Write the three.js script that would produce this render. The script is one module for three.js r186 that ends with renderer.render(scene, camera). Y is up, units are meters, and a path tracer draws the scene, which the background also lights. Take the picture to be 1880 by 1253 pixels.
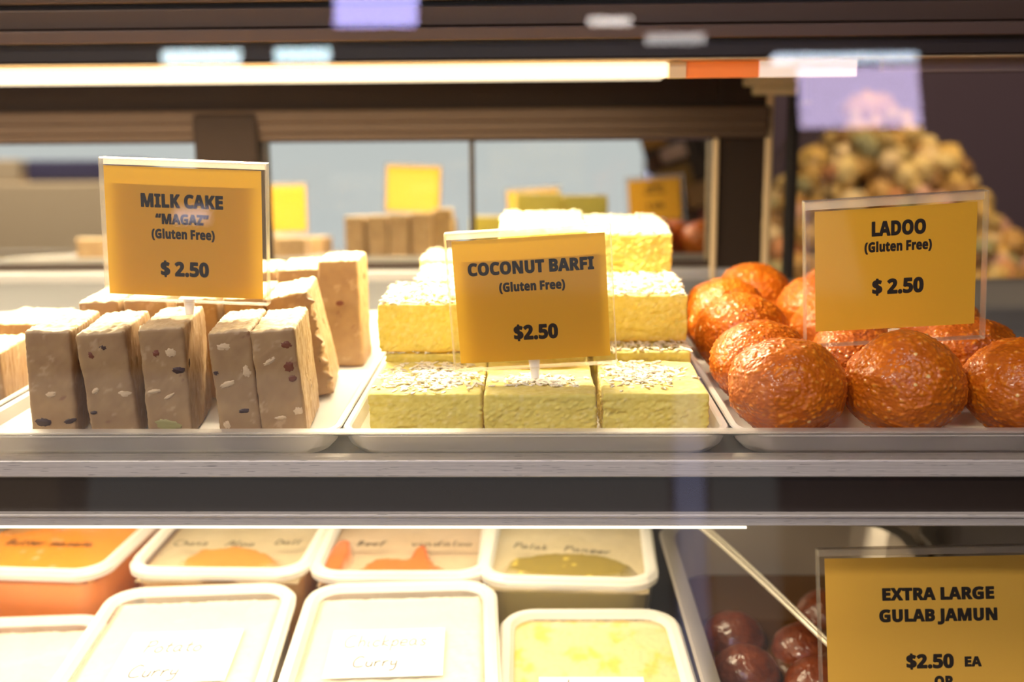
import * as THREE from 'three';
import { mergeGeometries, mergeVertices, toCreasedNormals } from 'three/addons/utils/BufferGeometryUtils.js';
import { RoundedBoxGeometry } from 'three/addons/geometries/RoundedBoxGeometry.js';
import { RectAreaLightUniformsLib } from 'three/addons/lights/RectAreaLightUniformsLib.js';
import { createNoise3D } from 'simplex-noise';

// ------------------------------------------------------------------ camera, sky, large lights, exposure
RectAreaLightUniformsLib.init();
const scene = new THREE.Scene();
const W = 1880, H = 1253, FOCAL = 1900;
const camera = new THREE.PerspectiveCamera(2 * Math.atan(H / 2 / FOCAL) * 180 / Math.PI, W / H, 0.02, 60);
camera.position.set(0, 0.158, 0.45);
camera.rotation.set(-12.9 * Math.PI / 180, 1.36 * Math.PI / 180, -0.5 * Math.PI / 180, 'YXZ');
camera.focus = 0.487;
camera.userData.fStop = 5.2;
camera.updateMatrixWorld(true);

scene.background = new THREE.Color().setRGB(0.83, 0.87, 0.84);            // overcast daylight outside the shop window
const renderer = new THREE.WebGLRenderer({ antialias: true });
renderer.toneMapping = THREE.LinearToneMapping;
renderer.toneMappingExposure = 1.0;
renderer.shadowMap.enabled = true;

const LAMP_WARM = [1.0, 0.83, 0.54];
const UPPER_LAMP = 260, LOWER_LAMP = 19, UNSEEN_LOWER_REAR_LAMP = 20, UNSEEN_REAR_LAMP = 46;                                    // radiance of the strip lamps in the case, the rear two out of view
const UNSEEN_PANE_GLOW = [18, 15.2, 26];                                          // glow of unseen violet panes, placed for reflections in the front glass
const UNSEEN_ROOM_LAMP = 11.5;                                                      // radiance of the unseen ceiling lamp, placed to light the case fronts
const UNSEEN_SERVICE_LAMP = 42;  // radiance of the unseen lamp lighting the heap behind the case

// ------------------------------------------------------------------ helpers
const rgb = (r, g, b) => new THREE.Color().setRGB(r, g, b);
const hex = (h) => new THREE.Color(h);
function mulberry(a) { return () => { a |= 0; a = a + 0x6D2B79F5 | 0; let t = Math.imul(a ^ a >>> 15, 1 | a); t = t + Math.imul(t ^ t >>> 7, 61 | t) ^ t; return ((t ^ t >>> 14) >>> 0) / 4294967296; }; }
const n3 = createNoise3D(mulberry(7));
const fbm = (x, y, z, o = 3) => { let s = 0, a = 1, t = 0; for (let i = 0; i < o; i++) { s += a * n3(x, y, z); t += a; a *= 0.5; x *= 2.03; y *= 2.03; z *= 2.03; } return s / t; };
const clamp = (x, a = 0, b = 1) => Math.min(b, Math.max(a, x));
const smooth = (a, b, x) => { const t = clamp((x - a) / (b - a)); return t * t * (3 - 2 * t); };
const mixc = (a, b, t) => [a[0] + (b[0] - a[0]) * t, a[1] + (b[1] - a[1]) * t, a[2] + (b[2] - a[2]) * t];
function hash3(i, j, k) { let h = Math.imul(i, 374761393) ^ Math.imul(j, 668265263) ^ Math.imul(k, 2147483647 ^ 1013904223); h = Math.imul(h ^ h >>> 13, 1274126177); h ^= h >>> 16; return h >>> 0; }
function worley(x, y, z) {                                                   // [nearest distance, second, id of the cell in 0..1]
  const xi = Math.floor(x), yi = Math.floor(y), zi = Math.floor(z); let d1 = 9, d2 = 9, id = 0;
  for (let i = -1; i <= 1; i++) for (let j = -1; j <= 1; j++) for (let k = -1; k <= 1; k++) {
    const h = hash3(xi + i, yi + j, zi + k);
    const px = xi + i + (h & 1023) / 1023, py = yi + j + (h >> 10 & 1023) / 1023, pz = zi + k + (h >>> 20 & 1023) / 1023;
    const d = Math.hypot(px - x, py - y, pz - z);
    if (d < d1) { d2 = d1; d1 = d; id = (h * 7919 >>> 0) % 1000 / 1000; } else if (d < d2) d2 = d;
  }
  return [d1, d2, id];
}
const used = new Map();
function numbered(name) { const n = used.get(name) ?? 0; used.set(name, n + 1); return n ? `${name}_${String(n).padStart(3, '0')}` : name; }
function tag(o, label, category, group, kind) {
  if (label) o.userData.label = label;
  if (category) o.userData.category = category;
  if (group) o.userData.group = group;
  if (kind) o.userData.kind = kind;
  return o;
}
function thing(name, label, category, pos = [0, 0, 0], turn = 0, group) {
  const o = new THREE.Group(); o.name = numbered(name); o.position.set(...pos); o.rotation.y = turn; scene.add(o);
  return tag(o, label, category, group);
}
function mesh(name, geo, mat, parent = scene, label) {
  const g = Array.isArray(geo) ? mergeGeometries(geo.map((x) => { const y = x.index ? x.toNonIndexed() : x; for (const k of Object.keys(y.attributes)) if (!['position', 'normal', 'uv', 'color'].includes(k)) y.deleteAttribute(k); return y; })) : geo;
  const m = new THREE.Mesh(g, mat); m.name = parent === scene ? numbered(name) : name; m.castShadow = m.receiveShadow = true; parent.add(m);
  if (label) m.userData.label = label;
  return m;
}
function structure(name, geo, mat) { const m = mesh(name, geo, mat); m.userData.kind = 'structure'; return m; }
function copy(src, name, label, category, group) {
  const o = src.clone(); o.name = numbered(name); scene.add(o); o.userData = {}; return tag(o, label, category, group);
}
const box = (w, h, d, x = 0, y = 0, z = 0) => new THREE.BoxGeometry(w, h, d).translate(x, y, z);
const rbox = (w, h, d, r, x = 0, y = 0, z = 0, s = 3) => new RoundedBoxGeometry(w, h, d, s, r).translate(x, y, z);
const std = (o) => new THREE.MeshStandardMaterial(o);
const phys = (o) => new THREE.MeshPhysicalMaterial(o);

// rings of a rounded rectangle lofted from one height to the next: [half width, half depth, corner radius, y]
function loft(rings, { capFirst = false, capLast = false, n = 8 } = {}) {
  const pos = [], idx = []; const per = 4 * (n + 1);
  for (const [a, b, r, y] of rings) {
    const q = Math.min(r, a - 1e-5, b - 1e-5);
    [[1, 1, 0], [-1, 1, 1], [-1, -1, 2], [1, -1, 3]].forEach(([sx, sz, k]) => {
      for (let i = 0; i <= n; i++) { const t = (k + i / n) * Math.PI / 2; pos.push(sx * (a - q) + q * Math.cos(t), y, sz * (b - q) + q * Math.sin(t)); }
    });
  }
  for (let k = 0; k + 1 < rings.length; k++) for (let i = 0; i < per; i++) {
    const a = k * per + i, b = k * per + (i + 1) % per, c = a + per, d = b + per;
    idx.push(a, c, b, b, c, d);
  }
  const cap = (k, up) => { const y = rings[k][3], c = pos.length / 3; pos.push(0, y, 0); for (let i = 0; i < per; i++) { const a = k * per + i, b = k * per + (i + 1) % per; if (up) idx.push(c, b, a); else idx.push(c, a, b); } };
  if (capFirst) cap(0, false);
  if (capLast) cap(rings.length - 1, true);
  const g = new THREE.BufferGeometry(); g.setAttribute('position', new THREE.Float32BufferAttribute(pos, 3)); g.setIndex(idx); g.computeVertexNormals();
  return toCreasedNormals(g, 0.6);
}

// ------------------------------------------------------------------ shared materials
const M = {
  aluminium: std({ color: rgb(0.55, 0.53, 0.52), metalness: 0.75, roughness: 0.42 }),
  aluminiumWorn: null,
  darkBrown: std({ color: rgb(0.042, 0.026, 0.019), metalness: 0.15, roughness: 0.42 }),
  midBrown: std({ color: rgb(0.095, 0.058, 0.038), metalness: 0.3, roughness: 0.4 }),
  black: std({ color: rgb(0.018, 0.013, 0.012), roughness: 0.5 }),
  beige: std({ color: rgb(0.62, 0.45, 0.27), roughness: 0.5 }),
  cream: std({ color: rgb(0.80, 0.62, 0.36), roughness: 0.55 }),
  white: std({ color: rgb(0.86, 0.83, 0.78), roughness: 0.28 }),
  melamine: phys({ color: rgb(0.88, 0.85, 0.81), roughness: 0.45, transmission: 0.38, thickness: 0, clearcoat: 0.5, clearcoatRoughness: 0.12 }),
  backBrown: phys({ color: rgb(0.030, 0.018, 0.013), roughness: 0.75, specularIntensity: 0.35 }),
  railBrown: phys({ color: rgb(0.085, 0.050, 0.032), roughness: 0.6, specularIntensity: 0.6 }),
  whitePlastic: phys({ color: rgb(0.86, 0.85, 0.84), roughness: 0.45, transmission: 0.2 }),
  shelf: std({ color: rgb(0.16, 0.16, 0.165), roughness: 0.35, metalness: 0.2 }),
  mirror: std({ color: rgb(0.68, 0.69, 0.68), metalness: 1, roughness: 0.0 }),
  steel: std({ color: rgb(0.60, 0.57, 0.54), metalness: 1, roughness: 0.28 }),
  pane: phys({ color: 0xffffff, transmission: 1, thickness: 0, roughness: 0, ior: 1.36 }),
  acrylic: phys({ color: rgb(0.97, 0.97, 0.96), transmission: 1, thickness: 0.006, roughness: 0.02, ior: 1.36 }),
  sleeve: phys({ color: rgb(0.96, 0.95, 0.93), transmission: 1, thickness: 0, roughness: 0.06, ior: 1.45 }),
  sleeveEdge: phys({ color: rgb(0.93, 0.91, 0.88), transmission: 0.96, thickness: 0, roughness: 0.25, ior: 1.45 }),
  frost: phys({ color: rgb(0.95, 0.93, 0.90), transmission: 0.92, thickness: 0, roughness: 0.45, ior: 1.45 }),
  lid: phys({ color: rgb(0.98, 0.97, 0.95), transmission: 0.97, thickness: 0, roughness: 0.12, ior: 1.45 }),
  tub: phys({ color: rgb(0.96, 0.94, 0.90), transmission: 0.92, thickness: 0, roughness: 0.3, ior: 1.45 }),
  lidRim: phys({ color: rgb(0.93, 0.91, 0.87), transmission: 0.35, thickness: 0, roughness: 0.5 }),
  vertex: std({ vertexColors: true, roughness: 0.75 }),
};
// aluminium with fine brushed streaks and small stains
{
  const w = 512, h = 64, d = new Uint8Array(w * h * 4), rnd = mulberry(12);
  for (let y = 0; y < h; y++) for (let x = 0; x < w; x++) {
    let v = 205 + 22 * n3(x * 0.012, y * 0.55, 1) + 10 * n3(x * 0.15, y * 0.9, 3);
    if (n3(x * 0.06, y * 0.22, 9) > 0.86) v *= 0.55;
    const i = (y * w + x) * 4; d[i] = v; d[i + 1] = v * 0.985; d[i + 2] = v * 0.97; d[i + 3] = 255;
  }
  const t = new THREE.DataTexture(d, w, h); t.magFilter = THREE.LinearFilter; t.colorSpace = THREE.SRGBColorSpace; t.wrapS = t.wrapT = THREE.RepeatWrapping; t.repeat.set(3, 1); t.needsUpdate = true;
  M.aluminiumWorn = std({ color: rgb(0.95, 0.90, 0.87), map: t, metalness: 0.25, roughness: 0.42 });
}

// ------------------------------------------------------------------ the room
const wallMat = std({ color: rgb(0.16, 0.115, 0.11), roughness: 0.9 });
const floorMat = std({ color: rgb(0.10, 0.085, 0.085), roughness: 0.6 });
const ceilMat = std({ color: rgb(0.085, 0.06, 0.06), roughness: 0.9 });
structure('floor', box(9.4, 0.2, 9.4, 0, -1.2, 1.5), floorMat);
structure('ceiling', box(9.4, 0.16, 9.4, 0, 3.08, 1.5), ceilMat);
structure('wall_left', box(0.2, 4.2, 9.4, -4.6, 0.95, 1.5), wallMat);
structure('wall_right', box(0.2, 4.2, 9.4, 4.6, 0.95, 1.5), wallMat);
structure('wall_back', box(9.4, 4.2, 0.2, 0, 0.95, -3.1), std({ color: rgb(0.09, 0.06, 0.075), roughness: 0.9 }));
structure('wall_front', [box(1.2, 4.2, 0.2, -4.0, 0.95, 4.6), box(3.4, 4.2, 0.2, 2.9, 0.95, 4.6), box(4.6, 0.35, 0.2, -1.1, -0.975, 4.6), box(4.6, 2.15, 0.2, -1.1, 1.925, 4.6)], wallMat);
{
  const f = structure('window_1', [box(0.05, 1.7, 0.1, -3.4, 0.02, 4.6), box(0.05, 1.7, 0.1, 1.18, 0.02, 4.6), box(4.6, 0.05, 0.1, -1.1, 0.83, 4.6), box(4.6, 0.05, 0.1, -1.1, -0.79, 4.6)], M.darkBrown);
  mesh('pane', new THREE.PlaneGeometry(4.56, 1.6).translate(-1.1, 0.02, 4.6), phys({ transmission: 1, thickness: 0, roughness: 0, ior: 1.5 }), f);
}
// unseen glowing panes high on that wall and beside the window, placed for reflections
function unseenPane(name, x0, x1, y0, y1, c, k) {
  const w = x1 - x0, h = y1 - y0, x = (x0 + x1) / 2, y = (y0 + y1) / 2, z = 4.47, top = Math.max(...c);
  const f = structure(name, [box(w + 0.04, 0.02, 0.05, x, y0 - 0.01, z), box(w + 0.04, 0.02, 0.05, x, y1 + 0.01, z), box(0.02, h, 0.05, x0 - 0.01, y, z), box(0.02, h, 0.05, x1 + 0.01, y, z)], M.darkBrown);
  mesh('pane', box(w, h, 0.02, x, y, z), std({ color: rgb(0.3, 0.3, 0.4), emissive: rgb(c[0] / top, c[1] / top, c[2] / top), emissiveIntensity: top, roughness: 0.4 }), f);
  const l = new THREE.RectAreaLight(rgb(c[0] / top, c[1] / top, c[2] / top), k, w, h); l.position.set(x, y, z - 0.02); f.add(l);
}
unseenPane('unseen_window_2', -1.03, -0.60, 2.565, 2.90, [22, 20, 44], 1);
unseenPane('unseen_window_3', 1.312, 1.915, 1.998, 2.330, [UNSEEN_PANE_GLOW[0] * 1.05, UNSEEN_PANE_GLOW[1], UNSEEN_PANE_GLOW[2] * 0.92], 1);
unseenPane('unseen_window_4', 0.64, 0.78, -0.75, 0.80, [1.6, 1.7, 2.7], 0.5);
// out of view lamps on the opposite wall, placed for reflections in the front glass
function unseenWallLamp(x0, x1, y0, y1, color, power, label) {
  const w = x1 - x0, h = y1 - y0, r = Math.min(h * 0.45, 0.04), t = thing('unseen_wall_lamp', label, 'lamp', [(x0 + x1) / 2, (y0 + y1) / 2, 4.47]);
  mesh('housing', rbox(w + 0.02, h + 0.02, 0.04, r, 0, 0, 0.008), std({ color: rgb(0.12, 0.1, 0.1), roughness: 0.5 }), t);
  mesh('diffuser', rbox(w, h, 0.02, Math.min(r, 0.009), 0, 0, -0.016), std({ color: rgb(0.8, 0.8, 0.8), emissive: color, emissiveIntensity: power, roughness: 0.6 }), t);
  const l = new THREE.RectAreaLight(color, power * 0.3, w, h); l.position.z = -0.03; t.add(l);
}
unseenWallLamp(-1.90, -1.50, 2.372, 2.448, rgb(0.76, 0.95, 1), 42, 'longer pale blue wall lamp out of view, mirrored at upper left in the case glass');
unseenWallLamp(-1.325, -1.04, 2.378, 2.452, rgb(0.70, 0.93, 1), 40, 'shorter pale blue wall lamp out of view, mirrored beside the longer one');
unseenWallLamp(1.19, 1.915, 2.345, 2.395, rgb(0.72, 0.84, 1), 32, 'pale blue wall lamp out of view, along the top edge of the unseen violet pane');
unseenWallLamp(0.27, 0.49, 2.566, 2.604, rgb(1, 0.88, 0.80), 32, 'small warm white wall lamp out of view, mirrored at the top middle of the glass');
unseenWallLamp(0.56, 0.86, 2.46, 2.51, rgb(0.95, 0.88, 0.85), 15, 'greyish white wall lamp out of view, mirrored just above the orange strip');
unseenWallLamp(-1.78, -1.61, 1.53, 1.605, rgb(0.85, 0.78, 1), 7, 'dim violet wall lamp out of view, mirrored on the milk cake sign');
{
  const t = thing('unseen_ceiling_lamp', 'smaller unseen ceiling lamp placed to brighten the cartons by the shop window', 'lamp', [-2.6, 2.99, 3.0]);  // unseen lamp, placed to brighten the cartons in the mirror
  mesh('housing', rbox(0.86, 0.03, 0.46, 0.008, 0, -0.015, 0), M.white, t);
  mesh('diffuser', rbox(0.8, 0.014, 0.4, 0.006, 0, -0.034, 0), std({ emissive: rgb(1, 0.9, 0.8), emissiveIntensity: 3, roughness: 0.6 }), t);
  const l = new THREE.RectAreaLight(rgb(1, 0.9, 0.75), 170, 0.8, 0.4); l.position.y = -0.045; l.rotation.x = -Math.PI / 2; t.add(l);
}
{
  const t = thing('unseen_ceiling_lamp', 'large unseen ceiling lamp above the customers, placed to light the front of the case', 'lamp', [0.1, 2.99, 1.25]);  // out of view, placed to light the front faces and lips
  mesh('housing', rbox(1.26, 0.03, 0.66, 0.008, 0, -0.015, 0), M.white, t);
  mesh('diffuser', rbox(1.2, 0.014, 0.6, 0.006, 0, -0.034, 0), std({ emissive: rgb(1, 0.88, 0.80), emissiveIntensity: 3, roughness: 0.6 }), t);
  const l = new THREE.RectAreaLight(rgb(1, 0.88, 0.80), UNSEEN_ROOM_LAMP, 1.2, 0.6); l.position.y = -0.045; l.rotation.x = -Math.PI / 2; t.add(l);
}
// lamp out of view over the service side, placed to light the heap
{
  const t = thing('unseen_service_lamp', 'warm unseen ceiling lamp placed to light the heap of sweets behind the case', 'lamp', [1.1, 1.5, -1.5]);
  mesh('housing', rbox(0.66, 0.03, 0.36, 0.008, 0, -0.015, 0), M.white, t);
  mesh('diffuser', rbox(0.6, 0.014, 0.3, 0.006, 0, -0.034, 0), std({ emissive: rgb(1, 0.78, 0.5), emissiveIntensity: 4, roughness: 0.6 }), t);
  const l = new THREE.RectAreaLight(rgb(1, 0.74, 0.44), UNSEEN_SERVICE_LAMP, 0.6, 0.3); l.position.y = -0.045; l.rotation.x = -Math.PI / 2; t.add(l);
}

// ------------------------------------------------------------------ the display case
const X0 = -1.12, X1 = 0.62, XC = (X0 + X1) / 2, XW = X1 - X0;
const LEAN = 3.3 * Math.PI / 180;
const display = thing('display_case', 'glass fronted refrigerated sweet counter with leaning front pane', 'display case');
{
  // front pane, leaning back
  const tilt = 12 * Math.PI / 180;
  const g = new THREE.PlaneGeometry(XW, 0.64).translate(XC, 0.11, 0).rotateX(-tilt).translate(0, 0, 0.034);
  mesh('front_glass', g, M.pane, display, 'clear front pane catching reflections');
  mesh('deck_panel', box(XW, 0.02, 0.62, XC, -0.207, -0.22), std({ color: rgb(0.11, 0.075, 0.05), roughness: 0.5 }), display);
  mesh('front_panel', box(XW, 0.88, 0.03, XC, -0.66, 0.09), M.darkBrown, display);
  mesh('side_panel', box(0.02, 0.60, 0.64, X0 - 0.012, 0.08, -0.22), M.darkBrown, display);
  mesh('side_panel', box(0.02, 0.28, 0.64, X1 + 0.012, -0.08, -0.22), M.darkBrown, display);
  mesh('top_panel', box(XW, 0.02, 0.50, XC, 0.40, -0.29), M.darkBrown, display);
  // back of the case, leaning like the doors
  const onBack = (g) => g.rotateX(-LEAN).translate(0, 0.1, -0.525);
  mesh('back_rail', onBack(mergeGeometries([rbox(1.33, 0.012, 0.03, 0.003, -0.455, 0.0475, 0.012), rbox(1.33, 0.010, 0.024, 0.002, -0.455, 0.0375, 0.012), rbox(1.33, 0.007, 0.020, 0.002, -0.455, 0.0293, 0.012)].map((g) => g))), M.railBrown, display, 'ribbed brown top rail of the sliding doors');
  mesh('back_rail', onBack(box(1.33, 0.06, 0.02, -0.455, 0.084, 0.0)), M.backBrown, display);
  mesh('back_rail', onBack(rbox(1.33, 0.022, 0.022, 0.003, -0.455, -0.104, 0.004)), M.aluminium, display, 'grey bottom rail of the sliding doors');
  mesh('back_panel', onBack(box(XW, 0.24, 0.012, XC, -0.24, 0)), M.black, display);
  mesh('stile', onBack(rbox(0.058, 0.165, 0.02, 0.004, -0.2805, -0.032, 0.02)), M.backBrown, display, 'wide dark brown post between the mirror doors');
  mesh('stile', onBack(rbox(0.043, 0.21, 0.012, 0.003, 0.188, -0.02, 0.006)), M.backBrown, display, 'dark brown post right of the mirror doors');
  mesh('rod', onBack(rbox(0.0055, 0.175, 0.006, 0.002, 0.1645, -0.062, 0.014)), M.beige, display);
  mesh('rod', onBack(rbox(0.0068, 0.21, 0.006, 0.002, 0.2125, -0.035, 0.014)), M.beige, display);
  mesh('stile', onBack(rbox(0.010, 0.21, 0.01, 0.002, 0.236, -0.035, 0.004)), M.black, display);
  mesh('rear_rail', rbox(0.40, 0.008, 0.008, 0.002, 0.40, 0.190, -0.62), M.backBrown, display);
  mesh('bracket', onBack(mergeGeometries([rbox(0.046, 0.008, 0.02, 0.002, 0.2105, 0.075, 0.02), rbox(0.038, 0.008, 0.018, 0.002, 0.2145, 0.067, 0.02)].map((g) => g))), M.cream, display, 'cream clamp holding the rod');
}
// mirror doors, three leaves
function mirrorDoor(x0, x1, dz, label) {
  const t = thing('mirror_door', label, 'sliding door', [0, 0.1, -0.525], 0, 'mirrored sliding doors at the back');
  t.rotation.x = -LEAN;
  const w = x1 - x0, x = (x0 + x1) / 2;
  mesh('mirror', box(w - 0.002, 0.112, 0.003, x, -0.0315, dz), M.mirror, t);
  mesh('frame', [rbox(0.004, 0.12, 0.008, 0.001, x0 + 0.002, -0.032, dz + 0.001), rbox(0.004, 0.12, 0.008, 0.001, x1 - 0.002, -0.032, dz + 0.001), rbox(w, 0.008, 0.008, 0.001, x, -0.0905, dz + 0.001)], M.darkBrown, t);
  return t;
}
mirrorDoor(-0.80, -0.305, 0.004, 'left mirrored sliding door behind the milk cake price sign');
mirrorDoor(-0.254, -0.057, 0.004, 'middle mirrored sliding door between two brown posts');
mirrorDoor(-0.063, 0.166, -0.004, 'right mirrored sliding door behind the top of the coconut stack');

// middle shelf
{
  const t = thing('middle_shelf', 'grey shelf with aluminium lips carrying the three white trays', 'shelf', [0, 0, 0]);
  mesh('shelf_board', box(XW, 0.006, 0.488, XC, -0.0035, -0.246), M.shelf, t);
  mesh('front_lip', rbox(XW, 0.0085, 0.012, 0.0012, XC, -0.00105, 0.006), M.aluminiumWorn, t, 'brushed aluminium upper lip');
  mesh('front_band', box(XW, 0.018, 0.006, XC, -0.0142, 0.0055), std({ color: rgb(0.028, 0.018, 0.014), roughness: 0.35 }), t, 'dark brown band between the lips');
  mesh('lower_lip', [rbox(XW, 0.0016, 0.0125, 0.0006, XC, -0.0236, 0.006), rbox(XW, 0.0046, 0.011, 0.0008, XC, -0.0266, 0.0055)], M.aluminiumWorn, t, 'aluminium lower lip above the lamp');
  mesh('acrylic_guard', rbox(XW, 0.0125, 0.0055, 0.0008, XC, 0.0089, 0.0090), M.acrylic, t, 'clear acrylic strip in front of the trays');
  mesh('guard_edge', rbox(XW, 0.0009, 0.0062, 0.0004, XC, 0.0157, 0.0090), M.frost, t, 'polished upper edge of the acrylic strip');
}
function stripLamp(name, label, x0, x1, y, z, h, d, radiance, glow) {
  const w = x1 - x0, t = thing(name, label, 'lamp', [(x0 + x1) / 2, y, z]);
  mesh('diffuser', rbox(w, h, d, Math.min(h, d) * 0.2, 0, 0, 0), std({ color: rgb(0.85, 0.8, 0.7), emissive: rgb(1, 0.86, 0.62), emissiveIntensity: glow, roughness: 0.5 }), t);
  const l = new THREE.RectAreaLight(rgb(...LAMP_WARM), radiance, w, d); l.position.y = -h / 2 - 0.0008; l.rotation.x = -Math.PI / 2; t.add(l);
  return t;
}
stripLamp('strip_lamp', 'glowing warm strip lamp along the front edge of the upper shelf', -0.95, 0.0765, 0.1764, -0.17, 0.0090, 0.012, UPPER_LAMP, 1.15);
stripLamp('strip_lamp', 'flat warm lamp under the middle shelf, its front edge a thin bright line', -0.95, 0.095, -0.0296, 0.001, 0.0012, 0.020, LOWER_LAMP, 1.1);
stripLamp('strip_lamp', 'unseen warm lamp under the middle shelf, placed to light the rear row of containers', -0.95, 0.085, -0.0105, -0.150, 0.006, 0.030, UNSEEN_LOWER_REAR_LAMP, 1.1);  // out of view behind the lip, placed to light the rear containers
stripLamp('strip_lamp', 'unseen warm strip lamp under the upper shelf, placed to light the rear of the sweets', -0.95, 0.10, 0.1790, -0.400, 0.006, 0.012, UNSEEN_REAR_LAMP, 1.1);  // hidden behind the front strip, placed to light the backs of the sweets
// upper shelf
{
  const t = thing('upper_shelf', 'dark brown upper shelf with a ribbed front edge above the lamp', 'shelf', [0, 0, 0]);
  mesh('shelf_board', box(XW, 0.006, 0.33, XC, 0.1865, -0.335), std({ color: rgb(0.075, 0.047, 0.034), roughness: 0.38, metalness: 0.1 }), t);
  mesh('light_strip_cover', box(0.0095, 0.0090, 0.012, 0.0818, 0.1764, -0.17), M.cream, t);
  mesh('price_strip', box(0.0405, 0.0090, 0.010, 0.1078, 0.1764, -0.17), std({ color: rgb(0.72, 0.19, 0.035), emissive: rgb(0.75, 0.17, 0.02), emissiveIntensity: 0.35, roughness: 0.5 }), t, 'orange plastic strip with its glow put into the colour');  // slight glow put into the colour; no lamp in this stretch
  mesh('price_strip', box(0.055, 0.0090, 0.010, 0.1563, 0.1764, -0.17), std({ color: rgb(0.8, 0.72, 0.66), emissive: rgb(0.8, 0.66, 0.52), emissiveIntensity: 0.55, roughness: 0.5 }), t, 'whitish plastic strip with its glow put into the colour');  // glow put into the colour here too, not from a lamp
  mesh('price_strip', box(0.42, 0.0075, 0.010, 0.41, 0.178, -0.172), std({ color: rgb(0.2, 0.15, 0.13), roughness: 0.5 }), t);
  mesh('edge_trim', rbox(XW, 0.0016, 0.016, 0.0006, XC, 0.1822, -0.168), std({ color: rgb(0.6, 0.42, 0.2), metalness: 0.6, roughness: 0.35 }), t, 'thin gold edge');
  mesh('front_rib', box(XW, 0.009, 0.010, XC, 0.189, -0.172), std({ color: rgb(0.035, 0.025, 0.02), roughness: 0.4 }), t);
  mesh('front_rib', rbox(XW, 0.0075, 0.016, 0.001, XC, 0.1975, -0.170), std({ color: rgb(0.12, 0.075, 0.055), metalness: 0.2, roughness: 0.45 }), t);
  mesh('front_rib', rbox(XW, 0.011, 0.013, 0.001, XC, 0.2075, -0.172), M.midBrown, t);
  mesh('front_rib', box(XW, 0.003, 0.008, XC, 0.2142, -0.174), M.black, t);
  mesh('front_rib', rbox(XW, 0.018, 0.014, 0.001, XC, 0.2250, -0.172), M.midBrown, t);
  mesh('underside_rib', [rbox(XW, 0.006, 0.02, 0.002, XC, 0.1815, -0.26), rbox(XW, 0.005, 0.03, 0.002, XC, 0.1815, -0.33)], M.darkBrown, t);
}

// ------------------------------------------------------------------ white trays
const TRAY_D = 0.289;
function trayGeo(w) {
  const a = w / 2, b = TRAY_D / 2;
  return loft([[a - 0.010, b - 0.010, 0.012, 0.0005], [a - 0.0065, b - 0.0065, 0.014, 0.0012], [a - 0.003, b - 0.003, 0.015, 0.005], [a - 0.0008, b - 0.0008, 0.015, 0.0108], [a, b, 0.015, 0.0118], [a - 0.0004, b - 0.0004, 0.015, 0.0125], [a - 0.0028, b - 0.0028, 0.013, 0.0127], [a - 0.0038, b - 0.0038, 0.012, 0.0120], [a - 0.0055, b - 0.0055, 0.011, 0.0065], [a - 0.009, b - 0.009, 0.009, 0.0040]], { capFirst: true, capLast: true, n: 10 });
}
[[-0.6300, -0.4505, 'white serving tray farthest to the left, seen in the left mirror door'], [-0.4478, -0.2705, 'white serving tray at the far left with cut sweet pieces'], [-0.2680, -0.0908, 'white rectangular tray under the milk cake slices'], [-0.0901, 0.0889, 'white rectangular tray under the yellow coconut barfi'], [0.0899, 0.269, 'white rectangular tray under the orange ladoo balls']].forEach(([a, b, label]) => {
  const t = mesh('serving_tray', trayGeo(b - a), M.melamine); t.position.set((a + b) / 2, 0, 0.0035 - TRAY_D / 2); tag(t, label, 'tray', 'white serving trays on the middle shelf');
});

// ------------------------------------------------------------------ sweets: rough cut blocks
function roughBlock(w, h, d, { res = 0.0012, r = 0.002, shape, color }) {
  let g = new THREE.BoxGeometry(w, h, d, Math.max(2, Math.round(w / res)), Math.max(2, Math.round(h / res)), Math.max(2, Math.round(d / res)));
  g.deleteAttribute('normal'); g.deleteAttribute('uv'); g = mergeVertices(g, 1e-6);
  const p = g.attributes.position, v = new THREE.Vector3(), c = new THREE.Vector3(), n = new THREE.Vector3(), col = new Float32Array(p.count * 3);
  for (let i = 0; i < p.count; i++) {
    v.fromBufferAttribute(p, i);
    c.set(clamp(v.x, -w / 2 + r, w / 2 - r), clamp(v.y, -h / 2 + r, h / 2 - r), clamp(v.z, -d / 2 + r, d / 2 - r));
    n.copy(v).sub(c); if (n.lengthSq() > 1e-14) { n.normalize(); v.copy(c).addScaledVector(n, r); } else n.set(0, 1, 0);
    const y01 = (v.y + h / 2) / h;
    shape(v, n, y01);
    const k = color(v, n, y01); col[i * 3] = k[0]; col[i * 3 + 1] = k[1]; col[i * 3 + 2] = k[2];
    p.setXYZ(i, v.x, v.y + h / 2, v.z);
  }
  g.setAttribute('color', new THREE.BufferAttribute(col, 3)); g.computeVertexNormals();
  return g;
}
const crumbMat = phys({ vertexColors: true, roughness: 0.82, transmission: 0.34, thickness: 0 });
const cakeMat = phys({ vertexColors: true, roughness: 0.6, transmission: 0.18, thickness: 0, clearcoat: 0.08, clearcoatRoughness: 0.5 });

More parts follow.
